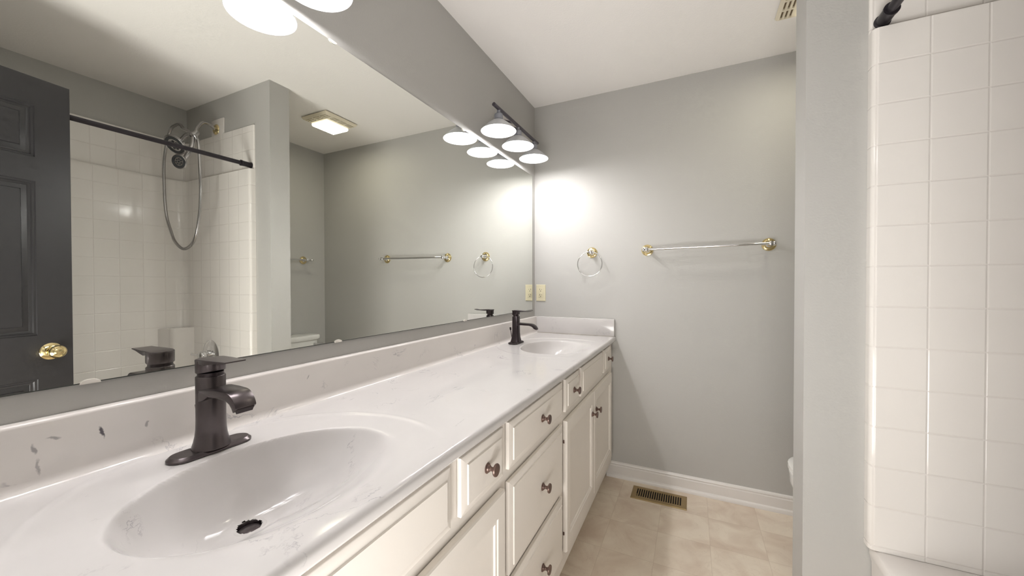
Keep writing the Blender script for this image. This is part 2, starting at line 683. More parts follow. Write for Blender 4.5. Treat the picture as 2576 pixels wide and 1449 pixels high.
def bez(pts, n=24):
    """Catmull-Rom through points"""
    P = [Vector(p) for p in pts]
    P = [P[0] * 2 - P[1]] + P + [P[-1] * 2 - P[-2]]
    out = []
    for i in range(1, len(P) - 2):
        for k_ in range(n):
            t_ = k_ / n
            a, b_, c, d = P[i - 1], P[i], P[i + 1], P[i + 2]
            out.append(0.5 * ((2 * b_) + (c - a) * t_ + (2 * a - 5 * b_ + 4 * c - d) * t_ ** 2 + (-a + 3 * b_ - 3 * c + d) * t_ ** 3))
    out.append(P[-2])
    return out


# ---------------------------------------------------------------- the room shell
XH0, XH1 = -0.9, 2.4        # hallway extents
YH = -1.35
bm = NB()
box(bm, (-0.12, YB - 0.1, -0.06), (XT + 0.1, D + 0.1, 0.0))
struct(obj('floor', bm, M['floor'], world=True), 'beige marbled sheet vinyl floor in a tile pattern', 'floor')
bm = NB()
box(bm, (XH0, YH, -0.06), (XH1, YB - 0.1, -0.001))
struct(obj('floor_hallway', bm, M['hallwall'], world=True), 'plain hallway floor outside the doorway', 'floor')
bm = NB()
box(bm, (XH0, YH, H), (XH1, D + 0.1, H + 0.06))
struct(obj('ceiling', bm, M['ceiling'], world=True), 'off-white painted ceiling over the whole bathroom', 'ceiling')
bm = NB()
box(bm, (-0.12, YB - 0.1, 0), (0, D + 0.1, H))
struct(obj('wall_left', bm, M['wall'], world=True), 'greige wall behind the long mirror and vanity', 'wall')
bm = NB()
box(bm, (0.0, D, 0), (XT + 0.1, D + 0.1, H))
struct(obj('wall_far', bm, M['wall'], world=True), 'greige far wall carrying the towel bar and towel ring', 'wall')
bm = NB()
prism(bm, [(XT, YB - 0.1), (XT + 0.1, YB - 0.1), (XT + 0.1, D), (XW, D), (XW, PY1), (XT, PY1)], 0, H)
struct(obj('wall_right', bm, M['wall'], world=True), 'greige wall behind the bathtub and the toilet', 'wall')
bm = NB()
box(bm, (PX, PY0, 0), (XT, PY1, H))
struct(obj('wall_partition', bm, M['wall'], world=True), 'stub wall between the bathtub alcove and the toilet', 'wall')
bm = NB()
DX0, DX1, DZ = 0.50, 1.275, 2.065
box(bm, (0.0, YB - 0.1, 0), (DX0, YB, H))
box(bm, (DX1, YB - 0.1, 0), (XT, YB, H))
box(bm, (DX0, YB - 0.1, DZ), (DX1, YB, H))
struct(obj('wall_back', bm, M['wall'], world=True), 'greige wall with the doorway the camera stands in', 'wall')
bm = NB()
box(bm, (XH0, YH - 0.1, 0), (XH1, YH, H))
box(bm, (XH0 - 0.1, YH - 0.1, 0), (XH0, YB - 0.1, H))
box(bm, (XH1, YH - 0.1, 0), (XH1 + 0.1, YB - 0.1, H))
struct(obj('wall_hallway', bm, M['hallwall'], world=True), 'plain hallway walls outside the doorway', 'wall')


def baseboard(name, p0, p1, inward, label):
    """profile swept from p0 to p1 (floor points on the wall), inward = unit vector into the room"""
    prof = [(0, 0), (0.022, 0), (0.022, 0.010), (0.019, 0.018), (0.012, 0.024), (0.012, 0.072), (0.009, 0.076), (0.009, 0.080), (0.011, 0.084), (0.009, 0.090), (0.005, 0.094), (0, 0.096)]
    b_ = NB()
    L = [[Vector((p[0] + inward[0] * q[0], p[1] + inward[1] * q[0], q[1])) for q in prof] for p in (p0, p1)]
    loft(b_, L)
    return struct(obj(name, b_, M['trimw'], world=True, ang=25), label, 'baseboard')


baseboard('baseboard_far', (0.50, D), (XW, D), (0, -1), 'white moulded baseboard along the far wall')
baseboard('baseboard_right', (XW, D - 0.02), (XW, PY1 + 0.02), (-1, 0), 'white moulded baseboard behind the toilet')
baseboard('baseboard_partition', (PX, PY1), (XW, PY1), (0, 1), 'white moulded baseboard on the toilet side of the stub wall')
# doorway casing
bm = NB()
for x0 in (DX0 - 0.057, DX1 + 0.0):
    box(bm, (x0, YB, 0), (x0 + 0.057, YB + 0.014, DZ + 0.057), 0.003)
box(bm, (DX0, YB, DZ), (DX1, YB + 0.014, DZ + 0.057), 0.003)
struct(obj('trim_1', bm, M['trimw'], world=True), 'white casing round the doorway', 'trim')

# ---------------------------------------------------------------- door
dA = Vector((1.404, 0.638, 0))
dr = Vector((-0.17200, -0.98510, 0)).normalized()
dn = Vector((-0.98510, 0.17200, 0)).normalized()      # towards the mirror
droot = bpy.data.objects.new('door_1', None)
COL.objects.link(droot)
droot.matrix_world = Matrix(((dr.x, dn.x, 0, dA.x), (dr.y, dn.y, 0, dA.y), (0, 0, 1, 0.02), (0, 0, 0, 1)))
struct(droot, 'black six-panel door standing open beside the bathtub', 'door')
DW = 0.76


def dlocal(name, bm_, mt, parent):
    return obj(name, bm_, mt, parent)


pan = []
for (a, b_) in ((0.102, 0.33), (0.43, 0.658)):
    for (c, d) in ((0.10, 0.824), (1.000, 1.616), (1.712, 1.917)):
        pan.append((a, b_, c, d))
bm = NB()
panelled(bm, 0, DW, 0, 2.03, pan, [(0.002, -0.004), (0.008, -0.0045), (0.011, -0.009), (0.017, -0.010), (0.019, -0.012), (0.036, -0.0075), (0.039, -0.003)], 0.035,
         lambda s, t, d: (s, d, t), edge=[(0, -0.002), (0.002, 0)])
dlocal('door_slab', bm, M['door'], droot)
bm = NB()
mt = axis_mat((0.066, 0.0, 0.931), (0, 1, 0))
lathe(bm, [(0.0, 0.0), (0.034, 0.0), (0.034, 0.003), (0.031, 0.006), (0.028, 0.0075), (0.025, 0.0105), (0.015, 0.0125), (0.0, 0.0125)], 40, mt)
k = obj('rosette', bm, M['brass'], droot)
bm = NB()
lathe(bm, [(0.0, 0.011), (0.0125, 0.011), (0.0115, 0.020), (0.0125, 0.028), (0.019, 0.032), (0.0255, 0.040), (0.0265, 0.046), (0.024, 0.053), (0.0185, 0.058), (0.017, 0.0575), (0.012, 0.061), (0.0105, 0.0605), (0.006, 0.062), (0.0, 0.062)], 40, mt)
obj('door_knob', bm, M['brass'], droot)
for hz in (0.25, 1.0, 1.78):
    bm = NB()
    tube(bm, [(DW + 0.004, 0.004, hz), (DW + 0.004, 0.004, hz + 0.09)], 0.005, 12)
    obj('hinge', bm, M['brass'], droot)

# ---------------------------------------------------------------- countertop with two integral bowls
XS = 0.555
YC0 = YB + 0.002
YC1 = D - 0.002
sinks = [((0.318, 0.425), (0.226, 0.428)), ((0.318, 1.908), (0.226, 1.912))]
AX, AY = 0.163, 0.216
BD = 0.128


def bowl_t(x, y, rim, bot):
    t_ = np.full_like(x, 0.8)
    for _ in range(40):
        tt = np.clip(t_, 0, 1.3)
        cx = bot[0] + (rim[0] - bot[0]) * tt
        cyy = bot[1] + (rim[1] - bot[1]) * tt
        n_ = np.sqrt(((x - cx) / AX) ** 2 + ((y - cyy) / AY) ** 2)
        t_ = 0.5 * t_ + 0.5 * n_
    return t_


nY = 860
ys = np.linspace(YC0, YC1, nY)
xs = np.linspace(0.004, XS - 0.012, 184)
prof_x = list(xs)
prof_dz = [0.0] * len(xs)
for i in range(1, 9):
    a_ = i / 8 * PI / 2
    prof_x.append(XS - 0.012 + 0.012 * math.sin(a_))
    prof_dz.append(-0.012 + 0.012 * math.cos(a_))
for (px_, dz_) in ((XS, -0.022), (XS - 0.004, -0.028), (XS - 0.02, -0.028)):
    prof_x.append(px_)
    prof_dz.append(dz_)
PXv = np.array(prof_x)
PZv = np.array(prof_dz)
GX, GY = np.meshgrid(PXv, ys, indexing='ij')
GZ = ZC + np.repeat(PZv[:, None], nY, axis=1)
tmin = np.full_like(GX, 9.0)
for rim, bot in sinks:
    t_ = bowl_t(GX, GY, rim, bot)
    cxt = bot[0] + (rim[0] - bot[0]) * np.clip(t_, 0, 1.3)
    front = np.clip((GX - cxt) / (AX * np.maximum(t_, 0.2)), 0, 1)
    front = front * front * (3 - 2 * front)
    g_ = BD * (1 - np.clip(t_, 0, 1.35) ** (2.8 - 1.3 * front))
    kk = 0.0030 + 0.0090 * front
    dep = kk * np.log1p(np.exp(np.clip(g_ / kk, -60, 60)))
    dep = np.where(t_ > 1.34, 0, dep)
    GZ = GZ - np.minimum(dep, BD + 0.001)
    # shallow oval step round the bowl
    ro = np.sqrt(((GX - 0.325) / 0.305) ** 2 + ((GY - rim[1]) / 0.30) ** 2)
    s_ = np.clip((1.0 - ro) / 0.035 + 0.5, 0, 1)
    s_ = s_ * s_ * (3 - 2 * s_)
    fade = np.clip((0.50 - GX) / 0.10, 0, 1)
    rid = np.exp(-((ro - 1.0) / 0.022) ** 2) * 0.0008
    GZ = GZ - (s_ * 0.0022 - rid) * fade
    tmin = np.minimum(tmin, t_)


# one set of smooth normals for the whole top so the parts meet without a seam
NX, NY, NZ = np.zeros_like(GX), np.zeros_like(GX), np.zeros_like(GX)
P_ = np.stack([GX, GY, GZ], -1)
dU = np.gradient(P_, axis=0)
dV = np.gradient(P_, axis=1)
NRM = np.cross(dU, dV)
NRM /= np.linalg.norm(NRM, axis=-1, keepdims=True) + 1e-12


def gridmesh(mask):
    idx = -np.ones(GX.shape, int)
    vs, fs, ns = [], [], []
    ii, jj = np.where(mask)
    for i, j in zip(ii, jj):
        f_ = []
        for (a, b_) in ((i, j), (i + 1, j), (i + 1, j + 1), (i, j + 1)):
            if idx[a, b_] < 0:
                idx[a, b_] = len(vs)
                vs.append((GX[a, b_], GY[a, b_], GZ[a, b_]))
                ns.append(tuple(NRM[a, b_]))
            f_.append(int(idx[a, b_]))
        fs.append(f_)
    return vs, fs, ns


cellt = 0.25 * (tmin[:-1, :-1] + tmin[1:, :-1] + tmin[:-1, 1:] + tmin[1:, 1:])
ctr = thing('countertop', 'long white cultured marble vanity top with two oval bowls', 'countertop', (0.28, (YC0 + YC1) / 2, ZC - 0.028))


def rawmesh(name, vs, fs, ns, mt, parent):
    L = wloc(parent)
    me = bpy.data.meshes.new(name)
    me.from_pydata([(v[0] - L.x, v[1] - L.y, v[2] - L.z) for v in vs], [], fs)
    me.materials.append(mt)
    o = bpy.data.objects.new(name, me)
    COL.objects.link(o)
    o.parent = parent
    me.polygons.foreach_set('use_smooth', [True] * len(me.polygons))
    me.normals_split_custom_set_from_vertices(ns)
    return o


vs, fs, ns = gridmesh(cellt >= 1.30)
rawmesh('slab', vs, fs, ns, M['marble'], ctr)
basins = []
yc_cell = 0.5 * (GY[:-1, :-1] + GY[1:, 1:])
for si in (0, 1):
    msk = (cellt < 1.30) & ((yc_cell < 1.15) if si == 0 else (yc_cell >= 1.15))
    bx, by = sinks[si][1]
    xc_cell = 0.5 * (GX[:-1, :-1] + GX[1:, 1:])
    msk &= np.hypot(xc_cell - bx, yc_cell - by) > 0.0205
    vs, fs, ns = gridmesh(msk)
    bo = rawmesh('sink_bowl', vs, fs, ns, M['marble'], ctr)
    bo['label'] = 'nearer oval bowl' if si == 0 else 'farther oval bowl'
    bx, by = sinks[si][1]
    zb = ZC - 0.0022 - BD
    bm = NB()
    lathe(bm, [(0.0305, -0.0006), (0.0265, 0.0009), (0.0215, 0.0006)], 48, Matrix.Translation((bx, by, zb)), cap=False)
    obj('drain_rim', bm, M['marble'], bo, world=True, recalc=False)
    bm = NB()
    lathe(bm, [(0.0216, 0.0004), (0.0205, -0.002), (0.0200, -0.016), (0.0, -0.016)], 40, Matrix.Translation((bx, by, zb)), cap=False)
    obj('drain_flange', bm, M['bronze'], bo, world=True)
    bm = NB()
    lathe(bm, [(0.0, -0.0150), (0.004, -0.0150), (0.004, -0.0075), (0.0185, -0.0070), (0.019, -0.0050), (0.015, -0.0025), (0.0, -0.0010)], 40, Matrix.Translation((bx, by, zb)))
    obj('drain_stopper', bm, M['bronze_light'], bo, world=True)

# backsplash with a cove
bp_ = [(0.0, ZC - 0.02), (0.0, 1.0005), (0.014, 1.0005)] + arc(0.014, 0.9945, 0.006, PI / 2, 0, 4)[1:] + arc(0.040, ZC + 0.0168, 0.020, PI, 1.5 * PI, 8) + [(0.040, ZC - 0.02)]
bm = NB()
prism(bm, [(p[0] + 0.0015, p[1]) for p in bp_], YC0, YC1, axis='y')
obj('backsplash', bm, M['marble_bs'], ctr, world=True, ang=30)
bm = NB()
box(bm, (0.021, D - 0.022, ZC + 0.0015), (0.547, D - 0.001, 1.0005), 0.003, 2)
obj('side_splash', bm, M['marble'], ctr, world=True)
bm = NB()
tube(bm, [(0.03, D - 0.0225, ZC + 0.0015), (0.54, D - 0.0225, ZC + 0.0015)], 0.0018, 6)
obj('caulk_line', bm, simple('old_caulk', (0.42, 0.38, 0.33), 0.8, var=0.4, vscale=40), ctr, world=True)

# ---------------------------------------------------------------- vanity cabinet
XF = 0.527      # face frame plane
van = thing('vanity_cabinet', 'cream painted vanity cabinet with raised drawer fronts and panel doors', 'cabinet', (0.27, (YB + D) / 2, 0))
YV0, YV1 = YB + 0.004, D - 0.004
bm = NB()
box(bm, (0.004, YV0, 0.09), (XF - 0.02, YV1, 0.70))
box(bm, (0.004, YV0, 0.09), (XF - 0.02, YV0 + 0.018, ZC - 0.03))
box(bm, (0.004, YV1 - 0.018, 0.09), (XF - 0.02, YV1, ZC - 0.03))
obj('carcass', bm, M['cab'], van, world=True)
bm = NB()
box(bm, (0.004, YV0, 0.0), (0.45, YV1, 0.09))
obj('toe_kick', bm, M['cab'], van, world=True)
bm = NB()
box(bm, (XF - 0.02, YV0, 0.09), (XF, YV1, ZC - 0.0285))
obj('face_frame', bm, M['cab'], van, world=True)


def knob(parent, y, z):
    b_ = NB()
    lathe(b_, [(0.0, 0.0), (0.0125, 0.0), (0.0125, 0.002), (0.0095, 0.004), (0.009, 0.006), (0.0055, 0.009), (0.0048, 0.014), (0.007, 0.019), (0.0145, 0.022), (0.0155, 0.0245), (0.0145, 0.027), (0.012, 0.0275), (0.0, 0.0285)], 28,
          axis_mat((XF + 0.019, y, z), (1, 0, 0)))
    o = obj('knob', b_, M['knobm'], parent, world=True)
    return o


def front(name, y0, y1, z0, z1, kn=None, panel=False, label=None):
    b_ = NB()
    mp = lambda s, t, d: (XF + 0.019 + d, s, t)
    if panel:
        fr = 0.042
        panelled(b_, y0, y1, z0, z1, [(y0 + fr, y1 - fr, z0 + 0.055, z1 - 0.055)], [(0.003, -0.003), (0.010, -0.0035), (0.013, -0.008), (0.016, -0.0085)], 0.0165, mp,
                 edge=[(0, -0.006), (0.001, -0.003), (0.004, 0)])
    else:
        panelled(b_, y0, y1, z0, z1, [(y0 + 0.021, y1 - 0.021, z0 + 0.021, z1 - 0.021)], [(0.0015, 0.0)], 0.0165, mp,
                 edge=[(0, -0.0075), (0.001, -0.0068), (0.016, -0.0032), (0.019, -0.003), (0.0205, 0)])
    o = obj(name, b_, M['cab'], van, world=True, ang=12)
    if kn:
        knob(o, kn[0], kn[1])
    if label:
        o['label'] = label
    # dark reveal line behind the top edge
    return o


ZT0, ZT1 = 0.717, 0.846
front('drawer', -0.03, 0.165, ZT0, ZT1, (0.07, 0.782))
front('false_front', 0.20, 0.643, ZT0, ZT1)
front('drawer', 0.682, 0.882, ZT0, ZT1, (0.785, 0.782))
front('drawer', 0.917, 1.385, ZT0, ZT1, (1.155, 0.782))
front('drawer', 1.425, 1.620, ZT0, ZT1, (1.523, 0.782))
front('false_front', 1.655, 2.102, ZT0, ZT1)
front('drawer', 2.142, 2.326, ZT0, ZT1, (2.234, 0.784))
front('drawer', 0.917, 1.385, 0.425, 0.682, (1.155, 0.556))
front('drawer', 0.917, 1.385, 0.160, 0.402, (1.155, 0.287))
front('cabinet_door', -0.03, 0.425, 0.160, 0.682, (0.39, 0.58), True)
d2 = front('cabinet_door', 0.432, 0.884, 0.160, 0.682, (0.468, 0.58), True)
d3 = front('cabinet_door', 1.425, 1.880, 0.160, 0.682, (1.842, 0.58), True)
d4 = front('cabinet_door', 1.886, 2.340, 0.160, 0.682, (1.925, 0.58), True)
for dd_, yh in ((d2, 0.8865), (d3, 1.4225)):
    for zh in (0.235, 0.60):
        bm = NB()
        box(bm, (XF + 0.003, yh - 0.002, zh - 0.006), (XF + 0.009, yh + 0.0015, zh + 0.006), 0.0008)
        obj('hinge', bm, M['knobm'], dd_, world=True)
# scribe strip closing the gap to the far wall
# ---------------------------------------------------------------- mirror
mir = thing('wall_mirror', 'large frameless wall mirror running the length of the vanity', 'mirror', (0.005, 1.2, 1.044))
MY0, MY1, MZ0, MZ1 = -0.11, 2.376, 1.046, 1.958
bm = NB()
box(bm, (0.0008, MY0, MZ0), (0.0055, MY1, MZ1), 0.0012, 2)
o = obj('glass_edge', bm, M['mastic'], mir, world=True)
bm = NB()
v = [bm.verts.new(p) for p in ((0.0058, MY0 + 0.001, MZ0 + 0.0022), (0.0058, MY1 - 0.0022, MZ0 + 0.0022), (0.0058, MY1 - 0.0022, MZ1 - 0.001), (0.0058, MY0 + 0.001, MZ1 - 0.001))]
bm.faces.new(v)
obj('mirror_face', bm, M['mirror'], mir, world=True, recalc=False)
for (yy, top) in ((0.283, 0), (0.812, 0), (1.53, 0), (0.80, 1), (1.52, 1), (2.04, 1)):
    bm = NB()
    z_ = MZ1 if top else MZ0
    sgn = -1 if top else 1
    pl = [(yy + 0.0135 * math.cos(a_), z_ + sgn * 0.0075 * math.sin(a_)) for a_ in [PI * i / 14 for i in range(15)]]
    pl = pl + [(yy - 0.0135, z_ - sgn * 0.001), (yy + 0.0135, z_ - sgn * 0.001)]
    prism(bm, pl, 0.0062, 0.009, axis='x', r=0.0008)
    obj('mirror_clip', bm, M['clip'], mir, world=True)

# ---------------------------------------------------------------- faucets


def faucet(loc, kind, label):
    f = thing('faucet', label, 'faucet', loc, None)
    bz = M['bronze_light'] if kind == 0 else M['bronze']
    # deck plate
    b_ = NB()
    if kind == 0:
        st = stadium(0.146, 0.052, 12)
        loft(b_, [[(x, y, 0.0) for x, y in st], [(x, y, 0.0035) for x, y in st], [(x * 0.94, y * 0.975, 0.0055) for x, y in st], [(x * 0.82, y * 0.93, 0.0085) for x, y in st]])
    else:
        L2, W2, c = 0.060, 0.028, 0.014
        st = [(W2, -L2 + c), (W2, L2 - c), (W2 - c, L2), (-W2 + c, L2), (-W2, L2 - c), (-W2, -L2 + c), (-W2 + c, -L2), (W2 - c, -L2)]
        loft(b_, [[(x, y, 0.0) for x, y in st], [(x, y, 0.003) for x, y in st], [(x * 0.86, y * 0.92, 0.009) for x, y in st]])
    obj('deck_plate', b_, bz, f, ang=30)
    # body
    b_ = NB()
    if kind == 0:
        pr = [(0.0325, 0.008), (0.0318, 0.012), (0.0290, 0.021), (0.0266, 0.032), (0.0252, 0.046), (0.0247, 0.065), (0.0247, 0.150), (0.0235, 0.1515)]
        lathe(b_, pr, 40)
    else:
        def rsq(r, z, n=32):
            out = []
            for i in range(n):
                a_ = 2 * PI * i / n
                c_, s_ = math.cos(a_), math.sin(a_)
                k_ = (abs(c_) ** 4 + abs(s_) ** 4) ** (-0.25)
                out.append((r * c_ * k_, r * s_ * k_, z))
            return out
        loft(b_, [rsq(0.0285, 0.008), rsq(0.0255, 0.018), rsq(0.0215, 0.036), rsq(0.0195, 0.06), rsq(0.0188, 0.150), rsq(0.0178, 0.1515)])
    obj('body', b_, bz, f)
    hw = 0.0242 if kind == 0 else 0.0185
    # neck ring
    b_ = NB()
    lathe(b_, [(0.0, 0.151), (hw * 0.90, 0.151), (hw * 0.90, 0.1585), (0.0, 0.1585)], 32)
    obj('collar', b_, M['bronze'], f)
    # spout: flat blade, side profile in x-z extruded along y
    b_ = NB()
    if kind == 0:
        topc = [(-0.004, 0.1245), (0.018, 0.129), (0.03, 0.1305), (0.06, 0.1315), (0.085, 0.1310)] + [(0.085 + 0.036 * math.sin(a_), 0.1310 - 0.036 * (1 - math.cos(a_))) for a_ in [PI / 2 * 0.84 * i / 8 for i in range(1, 9)]]
        botc = [(0.111, 0.095), (0.1065, 0.103), (0.100, 0.110), (0.090, 0.1148), (0.06, 0.1170), (0.035, 0.1165), (0.022, 0.108), (-0.004, 0.100)]
    else:
        topc = [(-0.004, 0.1155), (0.03, 0.1155), (0.08, 0.1140)] + [(0.088 + 0.044 * math.sin(a_), 0.1135 - 0.044 * (1 - math.cos(a_))) for a_ in [PI / 2 * 0.78 * i / 7 for i in range(0, 8)]]
        botc = [(0.114, 0.0855), (0.107, 0.093), (0.098, 0.099), (0.085, 0.1025), (0.03, 0.1035), (0.018, 0.099), (-0.004, 0.098)]
    prism(b_, topc + botc, -hw, hw, axis='y', r=0.0012)
    for v_ in b_.verts:
        v_.co.y *= 1 - 0.22 * min(1.0, max(0.0, (v_.co.x - 0.02) / 0.09))
    obj('spout', b_, bz, f, ang=30)
    b_ = NB()
    ex = topc[-1]
    prism(b_, [(ex[0] - 0.001, ex[1] - 0.0005), (botc[0][0] + 0.001, botc[0][1] + 0.0005), (botc[0][0] + 0.0035, botc[0][1] - 0.0025), (ex[0] - 0.0005, ex[1] - 0.003)], -hw * 0.6, hw * 0.6, axis='y')
    obj('aerator', b_, M['bronze'], f)
    # lever handle: round drum whose underside slopes, with a flat blade on top
    b_ = NB()
    n = 36
    r0 = hw * 1.02
    lo = [(r0 * math.cos(2 * PI * i / n), r0 * math.sin(2 * PI * i / n)) for i in range(n)]
    if kind == 1:
        lo = [(x * (abs(x / r0) ** 4 + abs(y / r0) ** 4) ** (-0.25) * 1.0, y * (abs(x / r0) ** 4 + abs(y / r0) ** 4) ** (-0.25)) for x, y in lo]
    ztop = 0.186
    loft(b_, [[(x * 0.97, y * 0.97, 0.1585 + max(0, (x - 0.0) / r0) * 0.004) for x, y in lo], [(x, y, 0.160 + max(0, x / r0) * 0.004) for x, y in lo],
              [(x, y, ztop - 0.004) for x, y in lo], [(x * 0.985, y * 0.985, ztop - 0.001) for x, y in lo]])
    obj('handle_drum', b_, bz, f)
    b_ = NB()
    if kind == 0:
        side = [(-r0, ztop - 0.003), (0.0, ztop + 0.0005), (0.06, ztop + 0.002), (0.117, ztop + 0.0035), (0.118, ztop + 0.0015), (0.08, ztop - 0.003), (0.03, ztop - 0.009), (0.02, ztop - 0.012), (-0.004, ztop - 0.006)]
        wl = [(-r0, 0.30), (-r0 * 0.85, 0.62), (-r0 * 0.5, 0.9), (0.0, 1.0), (0.03, 0.98), (0.06, 0.86), (0.087, 0.76)]
    else:
        side = [(-r0, ztop - 0.003), (0.0, ztop + 0.0005), (0.06, ztop - 0.002), (0.080, ztop - 0.002), (0.097, ztop + 0.0015), (0.097, ztop - 0.0005), (0.080, ztop - 0.0055), (0.03, ztop - 0.0065), (0.0, ztop - 0.006)]
        wl = [(-r0, 0.9), (0.0, 0.97), (0.05, 0.95), (0.097, 0.85)]
    # blade: loft of cross sections along x
    xs_ = [-r0, -r0 * 0.85, -r0 * 0.5, 0.0, 0.02, 0.035, 0.05, 0.065, 0.078, 0.087] if kind == 0 else [-r0, -r0 * 0.5, 0.0, 0.03, 0.06, 0.078, 0.088, 0.097]

    def lerp(tab, x):
        for (a0, v0), (a1, v1) in zip(tab[:-1], tab[1:]):
            if x <= a1:
                return v0 + (v1 - v0) * (x - a0) / (a1 - a0 + 1e-9)
        return tab[-1][1]
    if kind == 0:
        tz = [(-r0, ztop - 0.002), (0.0, ztop + 0.0005), (0.087, ztop + 0.0012)]
        bz_ = [(-r0, ztop - 0.005), (0.02, ztop - 0.010), (0.04, ztop - 0.0065), (0.065, ztop - 0.003), (0.087, ztop - 0.0012)]
    else:
        tz = [(-r0, ztop - 0.001), (0.0, ztop + 0.0005), (0.06, ztop - 0.003), (0.078, ztop - 0.0035), (0.097, ztop + 0.0005)]
        bz_ = [(-r0, ztop - 0.005), (0.02, ztop - 0.008), (0.06, ztop - 0.0065), (0.078, ztop - 0.0065), (0.097, ztop - 0.002)]
    loops = []
    for x in xs_:
        w_ = hw * lerp(wl, x)
        a_, c_ = lerp(tz, x), lerp(bz_, x)
        e_ = min(0.001, (a_ - c_) * 0.3)
        loops.append([(x, -w_, c_ + e_), (x, -w_ + e_, c_), (x, w_ - e_, c_), (x, w_, c_ + e_), (x, w_, a_ - e_), (x, w_ - e_, a_), (x, -w_ + e_, a_), (x, -w_, a_ - e_)])
    loft(b_, loops)
    obj('lever', b_, bz, f, ang=30)
    # pop-up rod behind the body
    b_ = NB()
    xr = -hw - 0.010
    tube(b_, [(xr + 0.006, 0, 0.006), (xr - 0.004, -0.004, 0.075)], 0.0022, 10)
    tube(b_, [(xr - 0.004, -0.004, 0.073), (xr - 0.0056, -0.0047, 0.088)], 0.0050, 12)
    obj('lift_rod', b_, M['bronze'], f)
    return f


faucet((0.108, 0.423, ZC - 0.001), 0, 'weathered bronze single-lever faucet at the nearer bowl, on a rounded deck plate')
faucet((0.090, 1.930, ZC - 0.001), 1, 'dark bronze single-lever faucet at the farther bowl, on a small cornered plate')

# ---------------------------------------------------------------- vanity lights


def vanity_light(yc, label):
    zr = 1.982
    L = thing('vanity_light', label, 'wall lamp', (0.0, yc, 2.09), 'vanity lights above the mirror')

    def P(name, b_, mt_, par=None):
        return obj(name, b_, mt_, par or L, world=True)
    xb = 0.121
    bm = NB()
    c2 = yc + 0.015
    lp = [(c2 - 0.085, 2.118), (c2 - 0.070, 2.105), (c2 + 0.070, 2.105), (c2 + 0.085, 2.118), (c2 + 0.085, 2.135), (c2 + 0.070, 2.148), (c2 - 0.070, 2.148), (c2 - 0.085, 2.135)]
    prism(bm, lp, 0.0005, 0.055, axis='x', r=0.002)
    P('backplate', bm, M['platem'])
    for s_ in (-0.05, 0.05):
        bm = NB()
        tube(bm, [(0.054, yc + 0.015 + s_, 2.122), (xb, yc + 0.015 + s_, 2.094)], 0.005, 12)
        P('arm', bm, M['fixture'])
    bm = NB()
    tube(bm, [(xb, yc - 0.283, 2.092), (xb, yc + 0.283, 2.092)], 0.0095, 20)
    P('bar', bm, M['fixture'])
    for k_ in (-1, 0, 1):
        y = yc + k_ * 0.2295
        bm = NB()
        T_ = Matrix.Translation((xb - 0.002, y, 0))
        lathe(bm, [(0.0, 2.088), (0.0085, 2.088), (0.0085, 2.074), (0.019, 2.066), (0.0215, 2.060), (0.0215, 2.040), (0.0255, 2.036), (0.0255, 2.031), (0.0, 2.031)], 32, T_)
        P('socket', bm, M['socketm'])
        bm = NB()
        out = [(0.0245, 2.0345), (0.034, 2.030), (0.055, 2.0145), (0.075, 1.995), (0.0855, zr + 0.002), (0.0880, zr), (0.0868, zr - 0.0012)]
        inn = [(0.0845, zr + 0.0012), (0.074, 1.9935), (0.054, 2.0128), (0.033, 2.0282), (0.0245, 2.0325)]
        lathe(bm, out, 56, T_, cap=False)
        sh = P('shade', bm, M['shade_out'])
        bm = NB()
        lathe(bm, [(0.0868, zr - 0.0012)] + inn + [(0.0, 2.0325)], 56, T_, cap=False)
        P('shade_lining', bm, M['enamel'], sh)
        bm = NB()
        lathe(bm, [(0.0, 2.031), (0.009, 2.031), (0.0115, 2.022), (0.0125, 2.010), (0.0125, 1.985), (0.010, 1.977), (0.005, 1.973), (0.0, 1.972)], 24, T_)
        P('bulb', bm, M['bulb'])
    return L


vanity_light(0.430, 'three-shade vanity light on the wall above the nearer bowl')
vanity_light(1.894, 'three-shade vanity light on the wall above the farther bowl')

# ---------------------------------------------------------------- towel ring and bars


def mount(parent, base, n, reach=0.045):
    """brass rosette with a chrome post; base on the wall, n = outward normal"""
    b_ = NB()
    lathe(b_, [(0.0, 0.0), (0.0345, 0.0), (0.0345, 0.002), (0.032, 0.005), (0.029, 0.0055), (0.0275, 0.0085), (0.023, 0.0095), (0.021, 0.012), (0.017, 0.0125), (0.0, 0.0125)], 40, axis_mat(base, n))
    o = obj('rosette', b_, M['brass'], parent, world=True)
    b_ = NB()
    lathe(b_, [(0.0, 0.012), (0.016, 0.012), (0.0115, 0.018), (0.0085, 0.026), (0.0085, reach - 0.012), (0.0125, reach - 0.008), (0.0135, reach), (0.0125, reach + 0.008), (0.006, reach + 0.0115), (0.0, reach + 0.012)], 28, axis_mat(base, n))
    obj('post', b_, M['chrome'], parent, world=True)


tr = thing('towel_ring', 'chrome towel ring hanging from a brass rosette on the far wall', 'towel ring', (0.402, D, 1.425))
mount(tr, (0.402, D - 0.0005, 1.425), (0, -1, 0))
bm = NB()
tube(bm, [(0.397 + 0.0785 * math.cos(a_), D - 0.047 + 0.004 * math.sin(a_), 1.350 + 0.0785 * math.sin(a_)) for a_ in [2 * PI * i / 64 for i in range(64)]], 0.0032, 10, closed=True)
obj('ring', bm, M['chrome'], tr, world=True)


